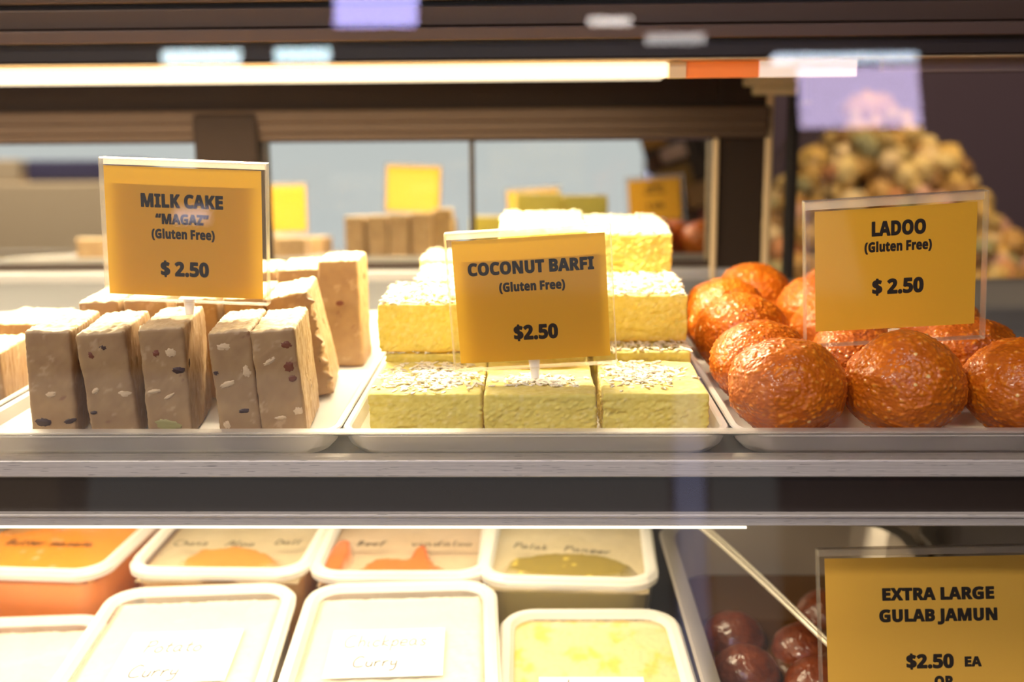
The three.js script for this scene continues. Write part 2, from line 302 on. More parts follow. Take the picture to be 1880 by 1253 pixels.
// milk cake slice
function cakeGeo(seed, w, h, d, ragged = 0) {
  const o = seed * 13.7;
  return roughBlock(w, h, d, {
    r: 0.0016, res: 0.0011,
    shape(v, n, y01) {
      const big = fbm(v.x * 30 + o, v.y * 30, v.z * 30, 2) * 0.0004, fine = fbm(v.x * 420 + o, v.y * 420, v.z * 420, 2) * 0.00022;
      v.addScaledVector(n, big + fine);
      if (n.y > 0.6) v.y += fbm(v.x * 160 + o, 3, v.z * 160, 2) * 0.0009 + 0.0008 * Math.max(0, n3(v.x * 600 + o, 1, v.z * 600));
      if (Math.abs(n.x) > 0.6) v.x += Math.sign(n.x) * Math.max(0, n3(v.x * 80 + o, v.y * 60, v.z * 300)) * 0.0005;
      const edge = smooth(0.55, 1, Math.abs(v.z) / (d / 2)) ;
      if (ragged && v.z > 0 && n.x > 0.2) v.x += ragged * edge * fbm(v.y * 160 + o, v.z * 120, 2, 3) * 0.004;
    },
    color(v, n, y01) {
      const t = 0.5 + 0.5 * fbm(v.x * 90 + o, v.y * 90, v.z * 90, 3), wx = 0.45 * n3(v.x * 260 + o, v.y * 260, v.z * 260), wy = 0.45 * n3(v.x * 260, v.y * 260 + o, v.z * 260 + 7), s = worley(v.x * 150 + o + wx, v.y * 190 + wy, v.z * 150 + wx);
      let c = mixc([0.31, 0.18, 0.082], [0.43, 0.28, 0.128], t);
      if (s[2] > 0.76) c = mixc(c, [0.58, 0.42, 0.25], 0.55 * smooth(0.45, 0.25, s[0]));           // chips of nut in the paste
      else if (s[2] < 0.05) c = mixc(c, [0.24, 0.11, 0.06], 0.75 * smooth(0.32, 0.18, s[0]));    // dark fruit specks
      if (n.y > 0.6) c = mixc(c, [0.84, 0.64, 0.36], 0.75);  // top faces lightened in colour, standing in for lamplight from above
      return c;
    },
  });
}
const raisinMat = std({ color: rgb(0.045, 0.018, 0.014), roughness: 0.45 });
const dateMat = std({ color: rgb(0.16, 0.045, 0.018), roughness: 0.45 });
const nutMat = std({ color: rgb(0.58, 0.43, 0.26), roughness: 0.6 });
const pistaMat = std({ color: rgb(0.30, 0.27, 0.10), roughness: 0.55 });
function lump(seed, sx, sy, sz) {
  let g = new THREE.SphereGeometry(1, 20, 14); g.deleteAttribute('uv'); g.deleteAttribute('normal'); g = mergeVertices(g, 1e-5);
  const p = g.attributes.position;
  for (let i = 0; i < p.count; i++) { const x = p.getX(i), y = p.getY(i), z = p.getZ(i), k = 1 + 0.42 * fbm(x * 1.6 + seed * 9, y * 1.6, z * 1.6, 3); p.setXYZ(i, x * k * sx, y * k * sy, z * k * sz); }
  g.computeVertexNormals(); return g;
}
const lumps = [0, 1, 2, 3].map((s) => lump(s, 1, 1, 1));
function cakeSlice(seed, w, h, d, x, y, z, yaw, lean, label, bits = [], ragged = 0) {
  const t = thing('milk_cake_slice', label, 'sweet', [x, y, z], yaw, 'milk cake slices on the left tray');
  t.rotation.order = 'YXZ'; t.rotation.z = lean;
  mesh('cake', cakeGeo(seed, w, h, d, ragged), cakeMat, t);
  bits.forEach(([kind, u, v, a, b, rot, side], i) => {
    const m = mesh(kind, lumps[(seed + i) % 4], { raisin: raisinMat, date_piece: dateMat, almond_piece: nutMat, pistachio: pistaMat }[kind], t);
    if (side) { m.position.set(w / 2 - 0.0002, v * h, u * d / 2); m.scale.set(0.0006, b, a); m.rotation.x = rot ?? 0; }
    else { m.position.set(u * w / 2, v * h, d / 2 - 0.0002); m.scale.set(a, b, 0.0006); m.rotation.z = rot ?? 0; }
  });
  return t;
}
const dg = Math.PI / 180;
// first row, seen from the front left to right: [x of the left front edge, width, lean, yaw, height]
const CAKE_Y = 0.0042, CAKE_D = 0.052;
const front = [
  [-0.2400, 0.0208, -2, 8, 0.0525, [['raisin', -0.45, 0.16, 0.0036, 0.0018, -0.1], ['almond_piece', -0.05, 0.42, 0.0024, 0.0014, 0.2], ['raisin', 0.72, 0.17, 0.0028, 0.0013, 0.3], ['raisin', 0.55, 0.72, 0.0036, 0.0013, 1.3, 1]]],
  [-0.2108, 0.0220, 3.5, 8, 0.0520, [['raisin', 0.05, 0.86, 0.0020, 0.0014, 0], ['almond_piece', 0.62, 0.42, 0.0030, 0.0016, -0.1], ['raisin', -0.78, 0.27, 0.0016, 0.0008, 0], ['almond_piece', -0.55, 0.47, 0.0018, 0.0012, 0.6], ['date_piece', -0.5, 0.8, 0.0014, 0.0022, 0.3]]],
  [-0.1838, 0.0205, 1, 7, 0.0540, [['pistachio', -0.1, 0.13, 0.0058, 0.0028, -0.2], ['raisin', 0.62, 0.62, 0.0030, 0.0016, -0.1], ['almond_piece', -0.55, 0.44, 0.0030, 0.0010, 0.1], ['almond_piece', 0.35, 0.78, 0.0026, 0.0022, 0], ['almond_piece', 0.1, 0.39, 0.0026, 0.0009, 0.5], ['date_piece', -0.3, 0.78, 0.0016, 0.0018, 0.2], ['raisin', 0.75, 0.66, 0.0024, 0.0012, 1.2, 1]]],
  [-0.1496, 0.0195, 3, 6, 0.0525, [['almond_piece', -0.35, 0.86, 0.0034, 0.0020, -0.1], ['almond_piece', 0.60, 0.62, 0.0023, 0.0030, 0.2], ['almond_piece', -0.35, 0.52, 0.0034, 0.0014, 0.3], ['raisin', -0.8, 0.63, 0.0014, 0.0012, 0], ['raisin', 0.25, 0.26, 0.0026, 0.0013, 0], ['almond_piece', -0.6, 0.14, 0.0018, 0.0024, 0]]],
  [-0.1292, 0.0205, 3.5, 5, 0.0530, [['date_piece', 0.55, 0.86, 0.0028, 0.0019, 0], ['date_piece', 0.55, 0.66, 0.0022, 0.0026, 0.2], ['date_piece', 0.65, 0.55, 0.0018, 0.0016, 0], ['almond_piece', -0.3, 0.72, 0.0034, 0.0012, 0.5], ['almond_piece', -0.1, 0.2, 0.0028, 0.0010, 0], ['almond_piece', 0.72, 0.25, 0.0022, 0.0022, 0.3], ['almond_piece', 0.2, 0.45, 0.0014, 0.0024, 0.2, 1], ['raisin', -0.1, 0.35, 0.0009, 0.003, 0.1, 1], ['almond_piece', -0.3, 0.6, 0.0012, 0.0028, 0, 1]]],
];
const ORD = ['leftmost', 'second', 'third', 'fourth', 'fifth'];
front.forEach(([x, w, lean, yaw, h, bits], i) => {
  cakeSlice(i + 1, w, h, CAKE_D, x + w / 2 - Math.sin(yaw * dg) * CAKE_D / 2 * 0.9, CAKE_Y, -0.0150 - CAKE_D / 2, yaw * dg, lean * dg, ['leftmost milk cake slice in the front row, dark raisin near its base', 'second milk cake slice of the front row, leaning, raisin near its top', 'third milk cake slice of the front row, holding the price sign stem', 'fourth milk cake slice of the front row, with pale almond pieces', 'rightmost milk cake slice in the front row, layered right side visible'][i], bits);
});
[[-0.242, 0.021, 2, 4, 0.054], [-0.217, 0.022, 3, 5, 0.055], [-0.190, 0.021, 2, 4, 0.055], [-0.163, 0.0215, 4, 4, 0.0555]].forEach(([x, w, lean, yaw, h], i) =>
  cakeSlice(10 + i, w, h, 0.050, x + w / 2, CAKE_Y, -0.108, yaw * dg, lean * dg, `milk cake slice in the second row, ${ORD[i]} from the left`));
cakeSlice(15, 0.023, 0.0575, 0.050, -0.1235, CAKE_Y, -0.110, 6 * dg, 11 * dg, 'leaning milk cake slice with a ragged broken right edge, second row', [['raisin', -0.2, 0.6, 0.0009, 0.002, 0, 1]], 1);
[[-0.236, 0.024, 1, 2, 0.056], [-0.209, 0.025, 2, -2, 0.057], [-0.181, 0.025, 1, 3, 0.0585], [-0.153, 0.025, 1, 2, 0.0600]].forEach(([x, w, lean, yaw, h], i) =>
  cakeSlice(20 + i, w, h, 0.045, x + w / 2, CAKE_Y, -0.176, yaw * dg, lean * dg, `tall milk cake slice in the back row, ${ORD[i]} from the left`));
cakeSlice(25, 0.024, 0.0650, 0.034, -0.1160, CAKE_Y, -0.170, 0 * dg, 1 * dg, 'tallest milk cake slice standing at the right end of the back row', [['date_piece', 0.2, 0.55, 0.0016, 0.0022, 0, 1], ['raisin', -0.2, 0.8, 0.0012, 0.002, 0, 1], ['date_piece', 0.0, 0.6, 0.0022, 0.0016, 0]]);
// pieces on the far left tray
[[-0.298, 0.034, 0.030, -0.088, 'low milk cake block at the left edge beside the milk cake tray'], [-0.340, 0.036, 0.031, -0.10, 'low milk cake block on the far left tray, second from its right'], [-0.384, 0.036, 0.031, -0.09, 'low milk cake block at the left end of the far left tray'], [-0.31, 0.036, 0.03, -0.165, 'low milk cake block at the rear right of the far left tray'], [-0.49, 0.05, 0.03, -0.10, 'low milk cake block on the farthest left tray, nearer the next tray'], [-0.57, 0.05, 0.03, -0.14, 'low milk cake block on the farthest left tray, at its left end']].forEach(([x, w, h, z, label], i) => {
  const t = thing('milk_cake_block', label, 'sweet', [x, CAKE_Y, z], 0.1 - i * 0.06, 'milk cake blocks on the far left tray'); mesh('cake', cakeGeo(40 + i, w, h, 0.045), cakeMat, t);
});

// coconut barfi
const flakeMat = phys({ color: rgb(0.93, 0.87, 0.70), roughness: 0.7, transmission: 0.25, thickness: 0 });
function flakeGeo() {
  const g = new THREE.BoxGeometry(1, 0.10, 0.32, 3, 1, 1), p = g.attributes.position;
  for (let i = 0; i < p.count; i++) { const x = p.getX(i), k = 1 - 0.55 * (2 * x) ** 2; p.setZ(i, p.getZ(i) * Math.max(0.25, k)); p.setY(i, p.getY(i) + 0.12 * (0.25 - x * x) * 2); }
  g.computeVertexNormals(); g.deleteAttribute('uv'); return g;
}
const flake = flakeGeo();
function flakes(seed, w, h, d, count, density) {
  const rnd = mulberry(seed * 977 + 5), out = [], q = new THREE.Quaternion(), e = new THREE.Euler(), m = new THREE.Matrix4();
  for (let tries = 0; out.length < count && tries < count * 8; tries++) {
    const x = (rnd() - 0.5) * w * 0.98, z = (rnd() - 0.5) * d * 0.98, k = density(x / w, z / d, x, z);
    if (rnd() > k) continue;
    const L = 0.0026 + rnd() * rnd() * 0.0046;
    e.set((rnd() - 0.5) * 0.9, rnd() * 6.28, (rnd() - 0.5) * 0.8); q.setFromEuler(e);
    m.compose(new THREE.Vector3(x, h + 0.0002 + rnd() * 0.0014 * k, z), q, new THREE.Vector3(L, 0.0048, 0.0050 * (0.7 + rnd() * 0.6)));
    out.push(flake.clone().applyMatrix4(m));
  }
  return mergeGeometries(out);
}
function barfiGeo(seed, w, h, d) {
  const o = seed * 7.31;
  return roughBlock(w, h, d, {
    r: 0.0012, res: 0.00075,
    shape(v, n, y01) {
      const big = fbm(v.x * 45 + o, v.y * 45, v.z * 45, 2) * 0.0007, side = 1 - Math.abs(n.y);
      const s = worley(v.x * 420 + o, v.y * 420, v.z * 420), pit = Math.max(0, 0.55 - s[0]) * (s[2] > 0.45 ? 1 : -0.7);
      v.addScaledVector(n, big + side * pit * 0.0015 * (y01 > 0.86 ? 0.3 : 1) + (n.y > 0.6 ? pit * 0.00045 : 0));
      const ragged = smooth(0.3, 1, fbm(v.x * 30 + o, v.y * 110, v.z * 30 + 4, 3)) * side * (1 - smooth(0.8, 0.95, y01));
      v.addScaledVector(n, -ragged * 0.0022);
    },
    color(v, n, y01) {
      const t = 0.5 + 0.5 * fbm(v.x * 260 + o, v.y * 260, v.z * 260, 3), s = worley(v.x * 330 + o, v.y * 330, v.z * 330);
      let c = mixc([0.73, 0.60, 0.075], [0.91, 0.82, 0.23], t);
      if (s[2] > 0.6) c = mixc(c, [0.93, 0.84, 0.36], 0.45 * smooth(0.55, 0.25, s[0]));
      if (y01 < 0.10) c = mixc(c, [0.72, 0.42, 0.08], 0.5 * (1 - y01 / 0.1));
      return c;
    },
  });
}
const BG = [0, 1, 2, 3].map((s) => barfiGeo(s + 1, 0.052, 0.0255, 0.063));
const fullTop = (u, v, x, z) => 0.85 + 0.15 * n3(x * 90, 0, z * 90);
const FL = [0, 1, 2].map((s) => flakes(s + 3, 0.052, 0.0255, 0.063, 520, fullTop));
function barfi(variant, x, y, z, yaw, label, sx = 1, sy = 1, sz = 1, own) {
  const t = thing('coconut_barfi', label, 'sweet', [x, y, z], yaw, 'coconut barfi squares stacked on the middle tray');
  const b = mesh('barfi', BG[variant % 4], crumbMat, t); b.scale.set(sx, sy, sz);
  const f = mesh('coconut_flakes', own ?? FL[variant % 3], flakeMat, t); f.scale.set(sx, sy, sz); f.userData.kind = 'stuff';
  return t;
}
const Y0 = 0.0042;
const patch = (cx, cz, rx, rz) => (u, v, x, z) => clamp(1.25 - Math.hypot((u - cx) / rx, (v - cz) / rz) + 0.45 * n3(x * 130, 5, z * 130));
barfi(0, -0.0522, Y0, -0.0473, 0, 'coconut barfi at the front left, flakes spread over its top', 1.02, 0.84, 1, flakes(21, 0.052, 0.0255, 0.063, 560, patch(0.05, -0.02, 0.5, 0.42)));
barfi(1, 0.0016, Y0, -0.0473, 0.01, 'coconut barfi at the front middle, price sign stem stuck in its top', 1.01, 0.83, 1, flakes(22, 0.052, 0.0255, 0.063, 300, patch(-0.02, 0.12, 0.36, 0.16)));
barfi(2, 0.0562, Y0, -0.0473, -0.01, 'coconut barfi at the front right, flakes on its left half', 0.945, 0.84, 1, flakes(23, 0.052, 0.0255, 0.063, 430, patch(-0.12, -0.08, 0.42, 0.36)));
const COLS = ['left', 'middle', 'right'], BX = [-0.0535, 0.0008, 0.0548];
for (const [r, z] of [[2, -0.1120], [3, -0.1765], [4, -0.2410]]) BX.forEach((x, c) => (r === 2 || c !== 1) && barfi(r + c, x + (c === 2 && r === 2 ? 0.001 : 0), Y0, z + (c === 0 && r === 2 ? 0.003 : 0), 0.01 * (c - 1), `coconut barfi in the bottom layer, ${['', '', 'second', 'third', 'rearmost'][r]} row from the front, ${COLS[c]} column`, 0.98, 1.01, 0.98));
const Y1 = Y0 + 0.0268;
barfi(1, -0.0570, Y1, -0.1090, 0.02, 'coconut barfi on the second layer at the left, left of the sign', 1, 1, 0.98);
barfi(2, -0.0005, Y1, -0.1170, 0, 'coconut barfi on the second layer behind the price sign', 1.02, 1, 0.98);
barfi(3, 0.0572, Y1, -0.1325, -0.02, 'coconut barfi on the second layer at the right, right of the sign', 0.98, 1, 0.98);
BX.forEach((x, c) => barfi(c + 2, x + (c === 0 ? 0.008 : 0.002), Y1, -0.200 + (c === 0 ? 0.02 : 0), 0.01, `coconut barfi on the second layer, second row, ${COLS[c]}`, 0.98, 1, 0.98));
BX.forEach((x, c) => barfi(c + 3, x + 0.002, Y1, -0.257, -0.01, `coconut barfi on the second layer at the rear, ${COLS[c]}`, 0.98, 1, 0.8));
const Y2 = Y1 + 0.0262;
barfi(0, 0.0580, Y2, -0.2060, -0.02, 'coconut barfi on the top layer at the front right corner', 0.97, 0.92, 0.98);
barfi(1, 0.0035, Y2, -0.2060, 0.02, 'coconut barfi on the top layer at the front left corner', 1, 1.02, 0.98);
barfi(2, 0.0590, Y2, -0.2620, 0.01, 'coconut barfi on the top layer at the rear right', 0.97, 0.90, 0.78);
barfi(3, 0.0040, Y2, -0.2625, -0.01, 'coconut barfi on the top layer at the rear left, the highest piece', 1.04, 1.0, 0.80);

// ladoo
const ladooMat = phys({ vertexColors: true, roughness: 0.42, transmission: 0.14, thickness: 0, specularIntensity: 0.6, clearcoat: 0.38, clearcoatRoughness: 0.16 });
function grains(x, y, z) {                                                  // [sum of smooth round bumps, tone of the nearest]
  const xi = Math.floor(x), yi = Math.floor(y), zi = Math.floor(z); let s = 0, best = 0, tone = 0;
  for (let i = -1; i <= 1; i++) for (let j = -1; j <= 1; j++) for (let k = -1; k <= 1; k++) {
    const h = hash3(xi + i, yi + j, zi + k), d = (xi + i + (h & 1023) / 1023 - x) ** 2 + (yi + j + (h >> 10 & 1023) / 1023 - y) ** 2 + (zi + k + (h >>> 20 & 1023) / 1023 - z) ** 2;
    const q = Math.max(0, 1 - d / 0.42), w = q * q * (0.45 + 0.55 * ((h >>> 5 & 255) / 255)); s += w; if (w > best) { best = w; tone = (h >>> 9 & 255) / 255; }
  }
  return [Math.min(s, 1.3), tone];
}
function ladooGeo(seed, peak = 0) {
  let g = new THREE.IcosahedronGeometry(1, 78); g.deleteAttribute('uv'); g.deleteAttribute('normal'); g = mergeVertices(g, 1e-6);
  const p = g.attributes.position, col = new Float32Array(p.count * 3), o = seed * 31.7;
  for (let i = 0; i < p.count; i++) {
    const x = p.getX(i), y = p.getY(i), z = p.getZ(i);
    const a = grains(x * 10.5 + o, y * 10.5, z * 10.5), b = grains(x * 19 + o, y * 19 + 9, z * 19);
    let r = 0.972 + 0.045 * fbm(x * 1.1 + o, y * 1.1, z * 1.1, 2) + 0.019 * a[0] + 0.010 * b[0] + 0.008 * fbm(x * 4 + o, y * 4, z * 4, 2);
    r += peak * Math.pow(Math.max(0, y), 5);
    p.setXYZ(i, x * r, y * r * 0.97, z * r);
    const t = clamp(0.5 + 0.5 * fbm(x * 2.5 + o, y * 2.5, z * 2.5, 3));
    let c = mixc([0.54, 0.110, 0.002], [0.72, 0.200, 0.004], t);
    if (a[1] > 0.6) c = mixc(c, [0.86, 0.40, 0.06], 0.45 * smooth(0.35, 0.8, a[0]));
    c = mixc(c, [0.40, 0.075, 0.004], 0.5 * smooth(0.45, 0.0, a[0]));  // hollows between the grains darkened in colour, as if shaded
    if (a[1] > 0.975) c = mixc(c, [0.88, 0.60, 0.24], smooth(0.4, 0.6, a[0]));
    col.set(c, i * 3);
  }
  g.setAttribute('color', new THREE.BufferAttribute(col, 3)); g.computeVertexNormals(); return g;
}
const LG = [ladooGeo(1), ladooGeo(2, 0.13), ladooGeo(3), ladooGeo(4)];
[[0, 0.1172, -0.0208, 0.0278, 0.2, 'large ladoo at the front left corner of its tray'], [1, 0.1722, -0.0215, 0.0278, 0, 'peaked ladoo at the front middle with the price sign stuck in its top'], [2, 0.2265, -0.0208, 0.0274, 1.2, 'ladoo at the front right, cut by the photo edge'],
  [3, 0.1165, -0.0730, 0.0266, 2.1, 'ladoo in the left column, second from the front'], [0, 0.1690, -0.0815, 0.0262, 2.6, 'ladoo in the second row, seen below the sign at the left of the peaked one'], [2, 0.2260, -0.0810, 0.0270, 4.0, 'ladoo in the second row, right of the sign stem'],
  [0, 0.1170, -0.1270, 0.0268, 3.3, 'ladoo in the left column, third from the front'], [3, 0.1720, -0.1340, 0.0262, 1.0, 'ladoo in the third row, peeking left of the sign'], [2, 0.2280, -0.1340, 0.0268, 5.1, 'ladoo in the third row hidden behind the sign at the right'],
  [2, 0.1165, -0.1800, 0.0268, 0.7, 'ladoo in the left column, fourth from the front'], [0, 0.1760, -0.1880, 0.0268, 4.4, 'ladoo in the fourth row, just left of the sign edge'], [3, 0.231, -0.188, 0.0266, 2.9, 'ladoo in the fourth row behind the sign'],
  [3, 0.1445, -0.2330, 0.0272, 5.6, 'ladoo at the rear left of the orange pile'], [0, 0.2020, -0.2420, 0.0262, 1.9, 'ladoo at the rear middle of the orange pile']].forEach(([v, x, z, r, turn, label], i) => {
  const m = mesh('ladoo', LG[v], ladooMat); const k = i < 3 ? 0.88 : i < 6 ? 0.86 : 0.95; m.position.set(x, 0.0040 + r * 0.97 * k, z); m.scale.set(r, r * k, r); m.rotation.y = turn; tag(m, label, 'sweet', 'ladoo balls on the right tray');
});

// ------------------------------------------------------------------ price signs
function printed(w, h, lines, bg) {
  const k = 1024 / w, c = document.createElement('canvas'); c.width = 1024; c.height = Math.round(h * k);
  const x = c.getContext('2d'); x.fillStyle = bg; x.fillRect(0, 0, c.width, c.height);
  x.fillStyle = '#1d1513'; x.strokeStyle = '#1d1513'; x.lineJoin = 'round'; x.textAlign = 'center'; x.textBaseline = 'alphabetic';
  for (const [text, cx, base, cap, width] of lines) {                    // centre, baseline, capital height, width; all in metres from the top left corner
    const size = cap * k / 0.714; x.font = `bold ${size}px sans-serif`;
    const natural = x.measureText(text).width, heavy = size * 0.075; x.save(); x.translate(cx * k, base * k); x.scale(width * k / natural, 1);
    x.lineWidth = heavy; x.fillText(text, 0, 0); x.strokeText(text, 0, 0); x.restore();
  }
  const t = new THREE.CanvasTexture(c); t.colorSpace = THREE.SRGBColorSpace; t.anisotropy = 4; return t;
}
const backMat = phys({ color: rgb(0.66, 0.43, 0.06), roughness: 0.95, transmission: 0.22, thickness: 0 });
function priceSign(label, o) {
  const { w, h, pw, ph, px, py, x, y, z, roll, yaw = 0, pitch = 0, lines, stem, bg = '#d0a22b', inset } = o;                   // sleeve size, paper size and offset, centre of the sleeve
  const t = thing('price_sign', label, 'price sign', [x, y, z], 0, 'yellow price signs'); t.rotation.set(pitch * dg, yaw * dg, roll * dg, 'YXZ');
  const map = lines ? printed(pw, ph, lines, bg) : null;
  const paperMat = phys({ map, color: map ? 0xffffff : hex(bg), roughness: 0.95, transmission: 0.20, thickness: 0 });
  const bent = new THREE.PlaneGeometry(pw, ph, 12, 8), p = bent.attributes.position;
  for (let i = 0; i < p.count; i++) p.setZ(i, 0.0006 * (1 - (2 * p.getX(i) / pw) ** 2));
  bent.computeVertexNormals();
  mesh('paper', bent.translate(px, py, 0.0004), paperMat, t, 'yellow printed card');
  if (inset) mesh('backing_paper', new THREE.PlaneGeometry(inset[0], inset[1]).translate(px + inset[2], py + inset[3], -0.0034), backMat, t);
  mesh('plastic_sleeve', [new THREE.PlaneGeometry(w, h).translate(0, 0, 0.0016), new THREE.PlaneGeometry(w, h).translate(0, 0, -0.0048)], M.sleeve, t, 'clear plastic sleeve');
  const e = 0.0005, fr = 0.0066;
  mesh('sleeve_edge', [rbox(w, e, fr, 0.0002, 0, h / 2, -0.0016), rbox(w, e, fr, 0.0002, 0, -h / 2, -0.0016), rbox(e, h, fr, 0.0002, -w / 2, 0, -0.0016), rbox(e, h, fr, 0.0002, w / 2, 0, -0.0016)], M.sleeveEdge, t, 'thin clear edge');
  mesh('sleeve_flange', rbox(w - 0.001, (h / 2 - py - ph / 2) * 0.8, 0.0006, 0.0002, 0, (h / 2 + py + ph / 2) / 2, -0.0026), M.frost, t, 'frosted welded top edge');
  if (stem) {
    const g = new THREE.CylinderGeometry(0.0029, 0.0018, stem.len, 16).scale(1, 1, 0.55).translate(stem.x, stem.y - stem.len / 2, -0.0018);
    mesh('stem', [g, new THREE.ConeGeometry(0.0018, 0.012, 12).rotateX(Math.PI).scale(1, 1, 0.55).translate(stem.x, stem.y - stem.len - 0.006, -0.0018)], M.whitePlastic, t, 'white plastic spike');
  }
  return t;
}
// milk cake
priceSign('yellow price sign reading MILK CAKE MAGAZ, stuck in the milk cake', {
  w: 0.0790, h: 0.0685, pw: 0.0750, ph: 0.0620, px: -0.0003, py: -0.0003, x: -0.1690, y: 0.0990, z: -0.045, roll: -2.6, yaw: 1,
  lines: [['MILK CAKE', 0.0368, 0.0188, 0.0060, 0.0400], ['“MAGAZ”', 0.0368, 0.0268, 0.0046, 0.0255], ['(Gluten Free)', 0.0370, 0.0338, 0.0042, 0.0305], ['$ 2.50', 0.0372, 0.0520, 0.0066, 0.0235]],
  stem: { x: 0.0002, y: -0.0330, len: 0.0100 }, inset: [0.0670, 0.0545, -0.0005, -0.0030],
});
// coconut barfi
priceSign('yellow price sign reading COCONUT BARFI, stuck in the front coconut barfi', {
  w: 0.0790, h: 0.0680, pw: 0.0730, ph: 0.0600, px: 0.0002, py: 0.0000, x: -0.0022, y: 0.0665, z: -0.040, roll: 3.3, yaw: -1,
  lines: [['COCONUT BARFI', 0.0369, 0.0170, 0.0057, 0.0605], ['(Gluten Free)', 0.0371, 0.0255, 0.0041, 0.0317], ['$2.50', 0.0375, 0.0495, 0.0067, 0.0215]],
  stem: { x: -0.0005, y: -0.0295, len: 0.0125 }, inset: [0.0660, 0.0520, 0.0005, -0.0035],
});
// ladoo
priceSign('yellow price sign reading LADOO, stuck in the peaked ladoo', {
  w: 0.0820, h: 0.0690, pw: 0.0730, ph: 0.0570, px: 0.0000, py: 0.0012, x: 0.1675, y: 0.0808, z: -0.032, roll: 3.6, yaw: -3,
  lines: [['LADOO', 0.0378, 0.0128, 0.0063, 0.0250], ['(Gluten Free)', 0.0377, 0.0203, 0.0043, 0.0305], ['$ 2.50', 0.0377, 0.0403, 0.0066, 0.0235]],
  stem: { x: 0.0005, y: -0.0285, len: 0.0085 }, inset: null, bg: '#e2ae2c',
});
// far left sign, seen in the mirror door
priceSign('yellow price sign at the far left, seen only in the mirror door', { w: 0.084, h: 0.070, pw: 0.079, ph: 0.0625, px: 0, py: 0, x: -0.352, y: 0.0725, z: -0.075, roll: 1, yaw: 0, lines: null, stem: { x: 0, y: -0.0335, len: 0.010 }, inset: null });

// ------------------------------------------------------------------ lower deck: takeaway containers
const DECK = -0.197;
function heightSheet(w, d, nx, nz, f) {                                       // food surface: f(x, z) gives [height, colour]
  const g = new THREE.PlaneGeometry(w, d, nx, nz).rotateX(-Math.PI / 2), p = g.attributes.position, col = new Float32Array(p.count * 3);
  for (let i = 0; i < p.count; i++) { const [h, c] = f(p.getX(i), p.getZ(i)); p.setY(i, h); col.set(c, i * 3); }
  g.deleteAttribute('uv'); g.setAttribute('color', new THREE.BufferAttribute(col, 3)); g.computeVertexNormals(); return g;
}
const foodMat = phys({ vertexColors: true, roughness: 0.45, clearcoat: 0.15, clearcoatRoughness: 0.3 });
const fillMats = new Map();
function fillMat(c) { const k = c.join(); if (!fillMats.has(k)) fillMats.set(k, std({ color: rgb(...c), roughness: 0.5 })); return fillMats.get(k); }
function container({ x, z, top, w, d, h, yaw, label, food, side, group, name = 'curry' }) {
  const t = thing('takeaway_container', label, 'container', [x, top - h, z], yaw, group), a = w / 2, b = d / 2, R = 0.020;
  mesh('tub', loft([[a - 0.012, b - 0.012, R - 0.004, 0.0004], [a - 0.008, b - 0.008, R - 0.002, 0.003], [a - 0.003, b - 0.003, R, h - 0.007], [a - 0.0012, b - 0.0012, R, h - 0.0062]], { capFirst: true }), M.tub, t, 'translucent plastic tub');
  mesh(name, [loft([[a - 0.0135, b - 0.0135, R - 0.005, 0.0018], [a - 0.0095, b - 0.0095, R - 0.003, 0.004], [a - 0.0052, b - 0.0052, R - 0.001, h - 0.0125]], { capFirst: true, capLast: true })], fillMat(side), t);
  const fw = (a - 0.0062) * 2, fd = (b - 0.0062) * 2;
  mesh(`${name}_surface`, heightSheet(fw, fd, 72, 100, (u, v) => food(u / fw, v / fd, h)), foodMat, t);
  // lid: raised rim, recessed panel
  mesh('lid_panel', loft([[a - 0.0085, b - 0.0085, R - 0.006, h - 0.0040], [a - 0.0080, b - 0.0080, R - 0.006, h - 0.0041]], { capFirst: true }), M.lid, t, 'clear plastic lid');
  mesh('lid_rim', loft([[a - 0.0085, b - 0.0085, R - 0.006, h - 0.0040], [a - 0.0062, b - 0.0062, R - 0.004, h - 0.0006], [a - 0.0040, b - 0.0040, R - 0.002, h], [a - 0.0018, b - 0.0018, R, h - 0.0006], [a - 0.0006, b - 0.0006, R, h - 0.0028], [a, b, R, h - 0.0034], [a - 0.0002, b - 0.0002, R, h - 0.0072], [a - 0.002, b - 0.002, R, h - 0.0074]]), M.lidRim, t, 'whitish rolled lid rim');
  return t;
}
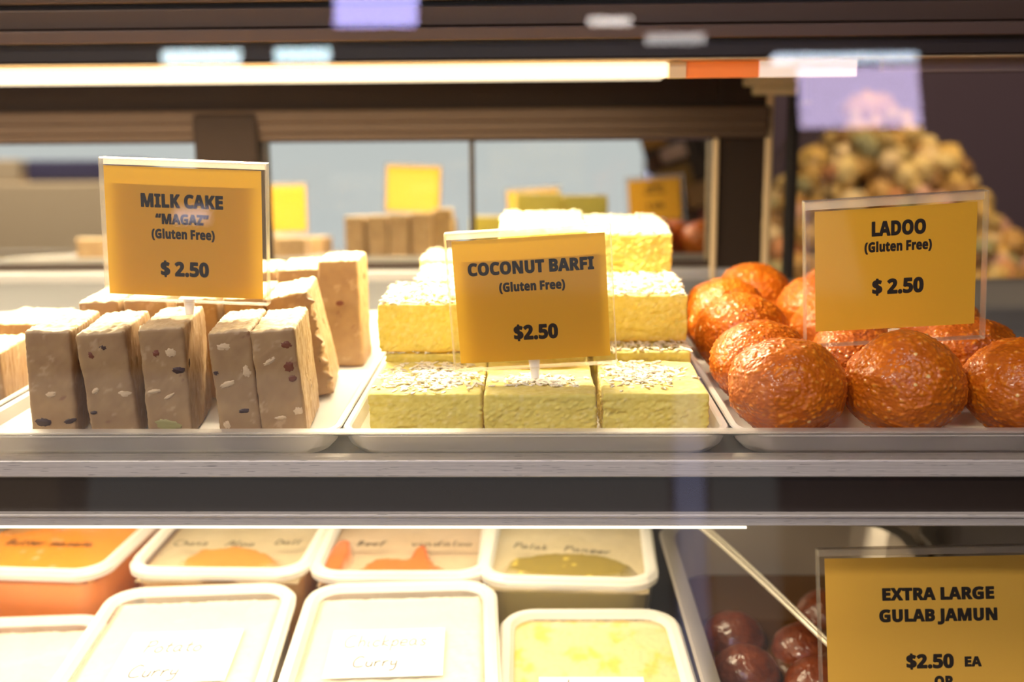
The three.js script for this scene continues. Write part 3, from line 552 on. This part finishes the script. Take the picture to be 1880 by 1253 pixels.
// marker handwriting: strokes drawn as thin ribbons of ink
const GL = {
  a: [[[.5, .5], [.2, .55], [.05, .2], [.25, .0], [.5, .25], [.5, .5], [.5, .1], [.65, .0]]], b: [[[.1, 1], [.1, 0]], [[.1, .35], [.35, .55], [.5, .25], [.3, 0], [.1, .1]]], c: [[[.5, .45], [.2, .5], [.05, .2], [.25, .0], [.5, .1]]],
  d: [[[.5, .45], [.2, .5], [.05, .2], [.25, 0], [.5, .25]], [[.55, 1], [.5, .1], [.65, 0]]], e: [[[.05, .25], [.5, .3], [.4, .55], [.1, .45], [.1, .05], [.5, .05]]], f: [[[.5, .9], [.25, 1], [.2, .5], [.2, -.2]], [[.0, .5], [.45, .5]]],
  g: [[[.5, .5], [.2, .55], [.05, .25], [.3, .05], [.5, .4], [.5, -.3], [.2, -.45], [.05, -.3]]], h: [[[.1, 1], [.1, 0]], [[.1, .35], [.35, .55], [.5, .3], [.5, 0]]], i: [[[.15, .5], [.15, .05], [.3, 0]], [[.17, .75], [.2, .78]]],
  k: [[[.1, 1], [.1, 0]], [[.5, .55], [.1, .25], [.55, 0]]], l: [[[.15, 1], [.12, .1], [.3, 0]]], n: [[[.08, .5], [.08, 0]], [[.08, .35], [.3, .55], [.45, .35], [.48, 0], [.6, 0]]], m: [[[.05, .5], [.05, 0]], [[.05, .35], [.2, .55], [.3, .3], [.3, 0]], [[.3, .35], [.48, .55], [.6, .3], [.6, 0]]],
  o: [[[.3, .5], [.05, .35], [.1, .05], [.4, .02], [.5, .3], [.3, .5]]], p: [[[.1, .5], [.08, -.4]], [[.1, .35], [.35, .55], [.5, .25], [.3, 0], [.1, .1]]], r: [[[.08, .5], [.1, 0]], [[.1, .3], [.3, .52], [.48, .48]]], s: [[[.45, .48], [.15, .5], [.2, .28], [.42, .2], [.3, .0], [.05, .05]]],
  t: [[[.25, .85], [.22, .1], [.45, 0]], [[.05, .55], [.45, .58]]], u: [[[.08, .5], [.1, .1], [.35, .0], [.5, .2], [.5, .5], [.52, 0]]], v: [[[.05, .5], [.25, 0], [.5, .5]]], y: [[[.08, .5], [.12, .15], [.45, .2]], [[.5, .5], [.42, -.3], [.1, -.4]]],
  w: [[[.05, .5], [.15, 0], [.3, .4], [.42, 0], [.58, .5]]], P: [[[.1, 1], [.1, 0]], [[.0, .95], [.5, 1], [.6, .7], [.1, .5]]], C: [[[.7, .9], [.35, 1], [.0, .55], [.15, .05], [.6, .0], [.8, .1]]], L: [[[.1, 1], [.12, .05], [.65, .05]]], B: [[[.1, 1], [.1, 0]], [[.05, 1], [.5, .9], [.15, .55], [.55, .3], [.1, 0]]],
  M: [[[.05, 0], [.12, 1], [.35, .4], [.6, 1], [.65, 0]]], D: [[[.1, 1], [.1, 0], [.5, .1], [.6, .6], [.1, 1]]], A: [[[.0, 0], [.35, 1], [.6, 0]], [[.12, .4], [.5, .4]]],
};
function writing(text, size, thick) {                                         // lies in x-z, reading towards -z, starts at x = 0
  const parts = []; let x = 0;
  for (const ch of text) {
    if (ch === ' ') { x += 0.55 * size; continue; }
    const g = GL[ch]; if (!g) { x += 0.4 * size; continue; }
    let wmax = 0;
    for (const s of g) {
      const pts = s.map(([a, b]) => new THREE.Vector3(x + (a + b * 0.15) * size, 0, -b * size)); s.forEach(([a]) => { wmax = Math.max(wmax, a); });
      parts.push(new THREE.TubeGeometry(new THREE.CatmullRomCurve3(pts), 16, thick, 5).scale(1, 0.25, 1));
    }
    x += (wmax + 0.14) * size;
  }
  const out = mergeGeometries(parts); out.translate(-x / 2, 0, 0); return [out, x];
}
const inkMat = std({ color: rgb(0.06, 0.045, 0.035), roughness: 0.6 });
const paleInk = std({ color: rgb(0.09, 0.07, 0.055), roughness: 0.6 });
const labelPaper = std({ color: rgb(0.9, 0.89, 0.87), roughness: 0.8 });
function handwriting(parent, rows, y, thick, mat, name = 'handwriting') {
  const gs = rows.map(([text, x, z, size, width, turn = 0]) => { const [g, w] = writing(text, size, thick); return g.scale(width / w, 1, 1).rotateY(turn).translate(x, y, z); });
  mesh(name, gs, mat, parent, 'black marker handwriting');
}
const blob = (u, v, cx, cz, rx, rz, k = 0.35, s = 0) => smooth(1.1, 0.85, Math.hypot((u - cx) / rx, (v - cz) / rz) + k * fbm(u * 7 + s, v * 7, s, 3));
// a curry whose surface touches the lid in patches; elsewhere the lid is misted and pale
const curry = (touch, base, deep, seed, lumpsC) => (u, v, h) => {
  const k = touch(u, v), q = 0.5 + 0.5 * fbm(u * 9 + seed, v * 9, seed, 3); let c = mixc(base, deep, k);
  c = mixc(c, c.map((x) => x * 0.72), q * 0.5);
  if (lumpsC) { const s = worley(u * 16 + seed, v * 22, seed); if (s[2] > 0.72 && s[0] < 0.34) c = mixc(c, lumpsC, 0.85 * k); }
  return [h - 0.0125 + 0.0079 * k + 0.0012 * q * (1 - k), c];
};
const rear = 'takeaway containers in the rear row', fore = 'takeaway containers in the front row';
const CW = 0.1195, CL = 0.174;
{
  const A = container({ x: -0.3320, z: -0.155 - CL / 2, top: -0.130, w: CW, d: CL, h: 0.067, yaw: -0.06, label: 'takeaway container of bright orange curry at the left edge, its orange side visible', group: rear, side: [0.95, 0.27, 0.005], food: curry((u, v) => clamp(blob(u, v, 0.05, 0.30, 0.75, 0.26, 0.3, 2) + blob(u, v, 0.3, 0.05, 0.3, 0.16, 0.3, 5)), [0.72, 0.36, 0.12], [0.88, 0.30, 0.012], 3, [0.75, 0.45, 0.25]) });
  handwriting(A, [['Butter masala', 0.0, 0.040, 0.0085, 0.062]], 0.0632, 0.0006, inkMat);
  const B = container({ x: -0.2055, z: -0.1555 - CL / 2, top: -0.130, w: CW, d: CL, h: 0.067, yaw: -0.02, label: 'takeaway container with one tan orange patch under the lid, second in the rear row', group: rear, side: [0.74, 0.42, 0.14], food: curry((u, v) => blob(u, v, 0.02, 0.37, 0.31, 0.13, 0.16, 4), [0.70, 0.58, 0.38], [0.70, 0.27, 0.03], 7) });
  handwriting(B, [['Chana', -0.030, 0.041, 0.0085, 0.024], ['Aloo', 0.004, 0.041, 0.0085, 0.020], ['Dall', 0.036, 0.038, 0.0085, 0.018]], 0.0632, 0.0006, inkMat);
  const C = container({ x: -0.0885, z: -0.151 - CL / 2, top: -0.130, w: 0.1165, d: CL, h: 0.067, yaw: 0.0, label: 'takeaway container with reddish orange streaks under the lid, third in the rear row', group: rear, side: [0.72, 0.36, 0.12], food: curry((u, v) => clamp(blob(u, v, -0.02, 0.43, 0.26, 0.11, 0.3, 1) + blob(u, v, 0.10, 0.33, 0.06, 0.14, 0.25, 3) + blob(u, v, -0.43, 0.33, 0.07, 0.2, 0.25, 8)), [0.72, 0.54, 0.36], [0.84, 0.17, 0.012], 11) });
  handwriting(C, [['Beef', -0.024, 0.036, 0.0080, 0.020], ['vindaloo', 0.024, 0.036, 0.0080, 0.042]], 0.0632, 0.0006, inkMat);
  const D = container({ x: 0.0235, z: -0.1435 - CL / 2, top: -0.130, w: 0.1145, d: CL, h: 0.067, yaw: -0.05, label: 'takeaway container of green curry beside the steel pan', group: rear, side: [0.42, 0.33, 0.075], food: curry((u, v) => blob(u, v, 0.0, 0.35, 0.41, 0.13, 0.12, 6), [0.74, 0.63, 0.40], [0.30, 0.215, 0.015], 15, [0.72, 0.55, 0.08]) });
  handwriting(D, [['Palak', -0.026, 0.0345, 0.0080, 0.024, -0.12], ['Paneer', 0.012, 0.0385, 0.0080, 0.032, -0.12]], 0.0632, 0.0006, inkMat);
  // front row
  const rice = (patchF, cc, seed) => (u, v, h) => {
    const s = worley(u * 34 + seed, v * 60, seed), k = patchF(u, v), q = 0.5 + 0.5 * fbm(u * 8 + seed, v * 8, 1, 2);
    return [h - 0.0062 + 0.0010 * q + 0.0012 * (0.5 - s[0]) * (1 - k) - 0.004 * smooth(0.44, 0.5, Math.max(Math.abs(u), Math.abs(v))), mixc([0.86, 0.81, 0.68], mixc(cc, cc.map((x) => x * 0.7), q), k)];
  };
  const F1 = container({ x: -0.1975, z: -0.1375 - CL / 2 + CL - 0.0005, top: -0.130, w: 0.115, d: CL, h: 0.067, yaw: 0.085, label: 'white rice container labelled Potato Curry in the front row', group: fore, side: [0.85, 0.80, 0.68], name: 'rice', food: rice((u, v) => blob(u, v, 0.1, 0.34, 0.42, 0.16, 0.3, 3), [0.74, 0.46, 0.06], 2) });
  mesh('label_sticker', box(0.062, 0.0004, 0.054, 0.002, 0.0634, -0.006), labelPaper, F1, 'white paper label');
  handwriting(F1, [['Potato', -0.002, -0.010, 0.0125, 0.032], ['Curry', -0.006, 0.015, 0.0120, 0.026]], 0.0637, 0.0005, paleInk);
  const F2 = container({ x: -0.0780, z: -0.1425 - CL / 2 + CL - 0.0005, top: -0.130, w: 0.116, d: CL, h: 0.067, yaw: 0.060, label: 'white rice container labelled Chickpeas Curry in the front row', group: fore, side: [0.85, 0.80, 0.68], name: 'rice', food: rice((u, v) => blob(u, v, 0.05, 0.36, 0.4, 0.16, 0.3, 9), [0.72, 0.48, 0.14], 5) });
  mesh('label_sticker', box(0.063, 0.0004, 0.050, -0.004, 0.0634, -0.006), labelPaper, F2, 'white paper label');
  handwriting(F2, [['Chickpeas', -0.005, -0.012, 0.0125, 0.046], ['Curry', -0.009, 0.009, 0.0105, 0.024]], 0.0637, 0.0005, paleInk);
  const F3 = container({ x: 0.0320, z: -0.1245 + CL / 2, top: -0.1385, w: 0.106, d: CL, h: 0.0585, yaw: 0.01, label: 'yellow rice container labelled Large beside the steel pan', group: fore, side: [0.86, 0.64, 0.18], name: 'rice', food: (u, v, h) => { const s = worley(u * 40, v * 70, 3), q = 0.5 + 0.5 * fbm(u * 6, v * 6, 4, 3); return [h - 0.0060 + 0.0010 * (0.5 - s[0]), mixc([0.86, 0.70, 0.36], [0.88, 0.62, 0.10], smooth(0.45, 0.75, q))]; } });
  mesh('label_sticker', box(0.056, 0.0004, 0.050, -0.003, 0.0549, 0.011), labelPaper, F3, 'white paper label');
  handwriting(F3, [['Large', -0.006, -0.002, 0.0090, 0.021]], 0.0552, 0.00045, inkMat);
  container({ x: -0.322, z: -0.150 + CL / 2, top: -0.158, w: 0.117, d: CL, h: 0.039, yaw: 0.08, label: 'white rice container at the lower left corner, lower than its neighbour', group: fore, side: [0.85, 0.80, 0.68], name: 'rice', food: rice(() => 0, [0.8, 0.7, 0.5], 9) });
}

// ------------------------------------------------------------------ steel pans with gulab jamun
function panGeo(w, d, h) {
  const a = w / 2, b = d / 2;
  return loft([[a - 0.0005, b - 0.0005, 0.030, h - 0.004], [a, b, 0.030, h - 0.0016], [a - 0.0012, b - 0.0012, 0.030, h - 0.0002], [a - 0.006, b - 0.006, 0.028, h], [a - 0.0095, b - 0.0095, 0.027, h - 0.0008], [a - 0.011, b - 0.011, 0.027, h - 0.004], [a - 0.0135, b - 0.0135, 0.027, 0.012], [a - 0.018, b - 0.018, 0.026, 0.004], [a - 0.026, b - 0.026, 0.02, 0.0015]], { capLast: true, n: 12 });
}
const panMat = std({ color: rgb(0.50, 0.45, 0.40), metalness: 0.75, roughness: 0.42 });
const PANX = 0.0845 + 0.172 / 2, PAND = 0.290, PANH = 0.0650;
[[PANX, 'stainless steel pan of gulab jamun in syrup beside the takeaway containers'], [PANX + 0.178, 'stainless steel pan at the lower right edge behind the price sign']].forEach(([x, label]) => {
  const p = mesh('steel_pan', panGeo(0.172, PAND, PANH), panMat); p.position.set(x, -0.1965, -0.245 + PAND / 2); tag(p, label, 'pan', 'stainless steel pans on the lower deck');
});
{
  const s = mesh('syrup', loft([[0.066, 0.125, 0.02, 0.003], [0.0715, 0.131, 0.025, 0.012], [0.0722, 0.1315, 0.026, 0.0275]], { capFirst: true, capLast: true, n: 10 }), phys({ color: rgb(0.12, 0.045, 0.007), roughness: 0.06, clearcoat: 1, clearcoatRoughness: 0.03 }));
  s.position.set(PANX, -0.1965, -0.245 + PAND / 2); tag(s, 'dark amber sugar syrup lying in the steel pan', 'syrup', null, 'stuff');
  const g = (seed) => {
    let q = new THREE.SphereGeometry(1, 120, 80); q.deleteAttribute('uv'); q.deleteAttribute('normal'); q = mergeVertices(q, 1e-6);
    const p = q.attributes.position, col = new Float32Array(p.count * 3), o = seed * 17.3;
    for (let i = 0; i < p.count; i++) {
      const x = p.getX(i), y = p.getY(i), z = p.getZ(i), r = 1 + 0.03 * fbm(x * 1.5 + o, y * 1.5, z * 1.5, 2) + 0.020 * fbm(x * 9 + o, y * 9, z * 9, 3);
      p.setXYZ(i, x * r, y * r * 0.86, z * r);
      col.set(mixc([0.115, 0.022, 0.008], [0.22, 0.050, 0.016], clamp(0.5 + 0.6 * fbm(x * 3 + o, y * 3, z * 3, 3))), i * 3);
    }
    q.setAttribute('color', new THREE.BufferAttribute(col, 3)); q.computeVertexNormals(); return q;
  };
  const G = [g(1), g(2), g(3)], gm = phys({ vertexColors: true, roughness: 0.32, clearcoat: 0.8, clearcoatRoughness: 0.16 });
  [[0.1225, -0.1400, 0.0195, 'gulab jamun at the rear left of the steel pan'], [0.1215, -0.0985, 0.0198, 'gulab jamun in the left column, second from the rear'], [0.1220, -0.0570, 0.0200, 'gulab jamun in the left column, third from the rear, brightest highlight'], [0.1625, -0.1260, 0.0192, 'gulab jamun half covered by the crossing tongs'], [0.1610, -0.0840, 0.0200, 'gulab jamun beside the left edge of the yellow sign'], [0.1880, -0.1700, 0.0195, 'gulab jamun farthest back, above the tongs'],
    [0.123, -0.0150, 0.0198, 'gulab jamun at the front left of the steel pan'], [0.1640, -0.0420, 0.0198, 'gulab jamun behind the yellow sign, front middle']].forEach(([x, z, r, label], i) => {
    const m = mesh('gulab_jamun', G[i % 3], gm); m.position.set(x, -0.1685, z); m.scale.setScalar(r); m.rotation.y = i * 1.3; tag(m, label, 'sweet', 'gulab jamun in the steel pan');
  });
  // serving tongs lying from the rear rim to the front
  const t = thing('tongs', 'thin steel tongs lying across the gulab jamun pan', 'tongs');
  [[0, 0.0014], [0.0042, 0.0010]].forEach(([o, r]) => mesh('arm', new THREE.TubeGeometry(new THREE.CatmullRomCurve3([new THREE.Vector3(0.1020 + o, -0.1215, -0.228), new THREE.Vector3(0.1105 + o, -0.1200, -0.200), new THREE.Vector3(0.1330 + o * 0.8, -0.1210, -0.126), new THREE.Vector3(0.1555 + o * 0.5, -0.1240, -0.052)]), 40, r, 8), std({ color: rgb(0.82, 0.74, 0.60), metalness: 0.35, roughness: 0.35 }), t));
}
priceSign('large yellow price sign reading EXTRA LARGE GULAB JAMUN, in front of the pan', {
  w: 0.1180, h: 0.0725, pw: 0.1120, ph: 0.0665, px: 0.0000, py: -0.0015, x: 0.2005, y: -0.0948, z: -0.0265, roll: 1.2, yaw: 0, pitch: -14,
  lines: [['EXTRA LARGE', 0.0555, 0.0212, 0.0058, 0.0560], ['GULAB JAMUN', 0.0555, 0.0318, 0.0058, 0.0590], ['$2.50', 0.0505, 0.0550, 0.0064, 0.0235], ['EA', 0.0715, 0.0545, 0.0046, 0.0085], ['OR', 0.0570, 0.0645, 0.0052, 0.0095]],
  stem: null, inset: null, bg: '#efbd4c',
});

// ------------------------------------------------------------------ behind the case at the right: counter with a heap of mixed sweets
{
  const c = thing('service_counter', 'dark service counter behind the case carrying the heap of sweets', 'counter', [1.17, -0.345, -2.13]);
  mesh('worktop', rbox(1.8, 0.03, 0.86, 0.004, 0, -0.01, 0), std({ color: rgb(0.12, 0.10, 0.12), roughness: 0.35 }), c);
  mesh('body', box(1.75, 0.72, 0.80, 0, -0.39, 0), M.darkBrown, c);
  const tr = mesh('snack_tray', loft([[0.17, 0.13, 0.03, 0], [0.19, 0.15, 0.035, 0.03], [0.193, 0.153, 0.036, 0.031], [0.187, 0.147, 0.034, 0.029], [0.167, 0.127, 0.03, 0.003]], { capFirst: true, capLast: true }), M.steel); tr.scale.setScalar(1.88); tr.position.set(0.90, -0.3398, -2.09); tag(tr, 'wide steel tray under the heap of mixed sweets', 'tray');
  const rnd = mulberry(99), geo = lump(5, 1, 1, 1), N = 620, im = new THREE.InstancedMesh(geo, std({ color: 0xffffff, roughness: 0.55 }), N); im.name = numbered('mixed_sweets');
  const pal = [[0.62, 0.36, 0.08], [0.70, 0.44, 0.10], [0.55, 0.30, 0.07], [0.72, 0.52, 0.18], [0.60, 0.25, 0.08], [0.55, 0.36, 0.10], [0.66, 0.36, 0.22], [0.36, 0.19, 0.05], [0.75, 0.54, 0.24], [0.34, 0.30, 0.12]];
  const m = new THREE.Matrix4(), q = new THREE.Quaternion(), e = new THREE.Euler();
  for (let i = 0; i < N; i++) {
    const u = rnd() * 2 - 1, v = rnd() * 2 - 1, x = 0.475 + u * 0.185, z = -0.90 + v * 0.125;
    const crest = 0.255 * Math.max(0, 1 - Math.pow(Math.abs((x - 0.425) / (x < 0.425 ? 0.19 : 0.235)), 1.5)) * Math.max(0, 1 - Math.pow(Math.abs(v), 2.4));
    const y = -0.100 + crest * Math.pow(rnd(), 0.25); e.set(rnd() * 6, rnd() * 6, rnd() * 6); q.setFromEuler(e);
    const s = 0.018 + rnd() * 0.018; m.compose(new THREE.Vector3(x * 1.88, 0.158 + (y - 0.158) * 1.88, -2.09 + (z + 0.9) * 1.88), q, new THREE.Vector3(s, s * (0.6 + rnd() * 0.4), s)); im.setMatrixAt(i, m);
    im.setColorAt(i, rgb(...pal[Math.floor(rnd() * pal.length)]));
  }
  im.castShadow = im.receiveShadow = true; scene.add(im); tag(im, 'blurred heap of mixed yellow and orange sweets behind the glass at right', 'sweets', null, 'stuff');
}

{
  const g = new THREE.CylinderGeometry(0.0035, 0.030, 0.115, 72, 30, true), p = g.attributes.position;
  for (let i = 0; i < p.count; i++) {
    const x = p.getX(i), y = p.getY(i), z = p.getZ(i), a = Math.atan2(z, x), t = (0.0575 - y) / 0.115, r = 0.0035 + 0.027 * smooth(0, 0.55, t) * (1 + 0.16 * Math.sin(a * 5 + t * 5) + 0.10 * Math.sin(a * 9 - t * 9));
    p.setXYZ(i, r * Math.cos(a), y, r * 0.6 * Math.sin(a));
  }
  g.computeVertexNormals();
  const b = thing('plastic_bag', 'clear twisted plastic bag hanging behind the dark post at the right', 'bag', [0.272, 0.1, -0.62]);
  mesh('bag', g, phys({ color: rgb(0.93, 0.92, 0.9), transmission: 1, thickness: 0, roughness: 0.08, ior: 1.5 }), b);
  mesh('twist', new THREE.TorusGeometry(0.0035, 0.0012, 8, 20).rotateX(Math.PI / 2).translate(0, 0.057, 0), M.cream, b);
  mesh('hook', new THREE.CylinderGeometry(0.0012, 0.0012, 0.03, 10).translate(0, 0.073, 0), M.steel, b);
}

// ------------------------------------------------------------------ customer side, out of view, placed for reflections in the mirror doors
{
  const r = thing('unseen_dark_board', 'dark board of coloured packets out of view, placed for the dark reflection in the mirror door', 'dark board', [0.2, 0.235, 0.62]);  // unseen board, shaped for a dark slanted reflection in the right mirror door
  r.rotation.z = 17 * dg;
  mesh('board', box(0.42, 0.60, 0.012, 0.215, -0.30, 0), std({ color: rgb(0.05, 0.035, 0.03), roughness: 0.7 }), r);
  [[0.03, -0.025, 0.05, 0.04, [0.5, 0.25, 0.04]], [0.06, -0.065, 0.055, 0.03, [0.62, 0.45, 0.40]], [0.05, -0.115, 0.07, 0.05, [0.28, 0.16, 0.03]], [0.10, -0.16, 0.08, 0.05, [0.36, 0.20, 0.08]], [0.12, -0.215, 0.09, 0.05, [0.30, 0.07, 0.04]], [0.15, -0.06, 0.06, 0.05, [0.10, 0.09, 0.09]]].forEach(([x, y, w, h, c]) => mesh('packet', rbox(w, h, 0.016, 0.006, x, y, -0.015), std({ color: rgb(...c), roughness: 0.45 }), r));
  const carton = std({ color: rgb(0.72, 0.54, 0.33), roughness: 0.8 });  // cartons and bin out of view, chosen for tan and navy reflections
  const b = mesh('carton', rbox(1.35, 0.63, 0.3, 0.02), carton); b.position.set(-2.73, -0.015, 4.2); tag(b, 'large tan carton out of view by the shop window, placed for the reflection in the left mirror door', 'box');
  const b2 = mesh('carton', rbox(0.62, 0.12, 0.28, 0.01), carton); b2.position.set(-3.08, 0.361, 4.2); tag(b2, 'flat tan carton out of view, lying on the large carton beside the navy bin', 'box');
  const n = mesh('unseen_bin', rbox(0.62, 0.115, 0.28, 0.02), std({ color: rgb(0.06, 0.05, 0.13), roughness: 0.7 })); n.position.set(-2.42, 0.3585, 4.2); tag(n, 'dark navy storage bin out of view on the large tan carton, placed for its dark reflection', 'bin');
  const s = thing('side_table', 'dark wooden table under the tan carton by the window', 'table', [-2.85, -1.1, 4.2]);
  mesh('tabletop', rbox(1.3, 0.03, 0.4, 0.006, 0, 0.755, 0), M.darkBrown, s); for (const [x, z] of [[-0.6, -0.15], [0.6, -0.15], [-0.6, 0.15], [0.6, 0.15]]) mesh('leg', box(0.05, 0.74, 0.05, x, 0.37, z), M.darkBrown, s);
}

scene.updateMatrixWorld(true);
renderer.render(scene, camera);
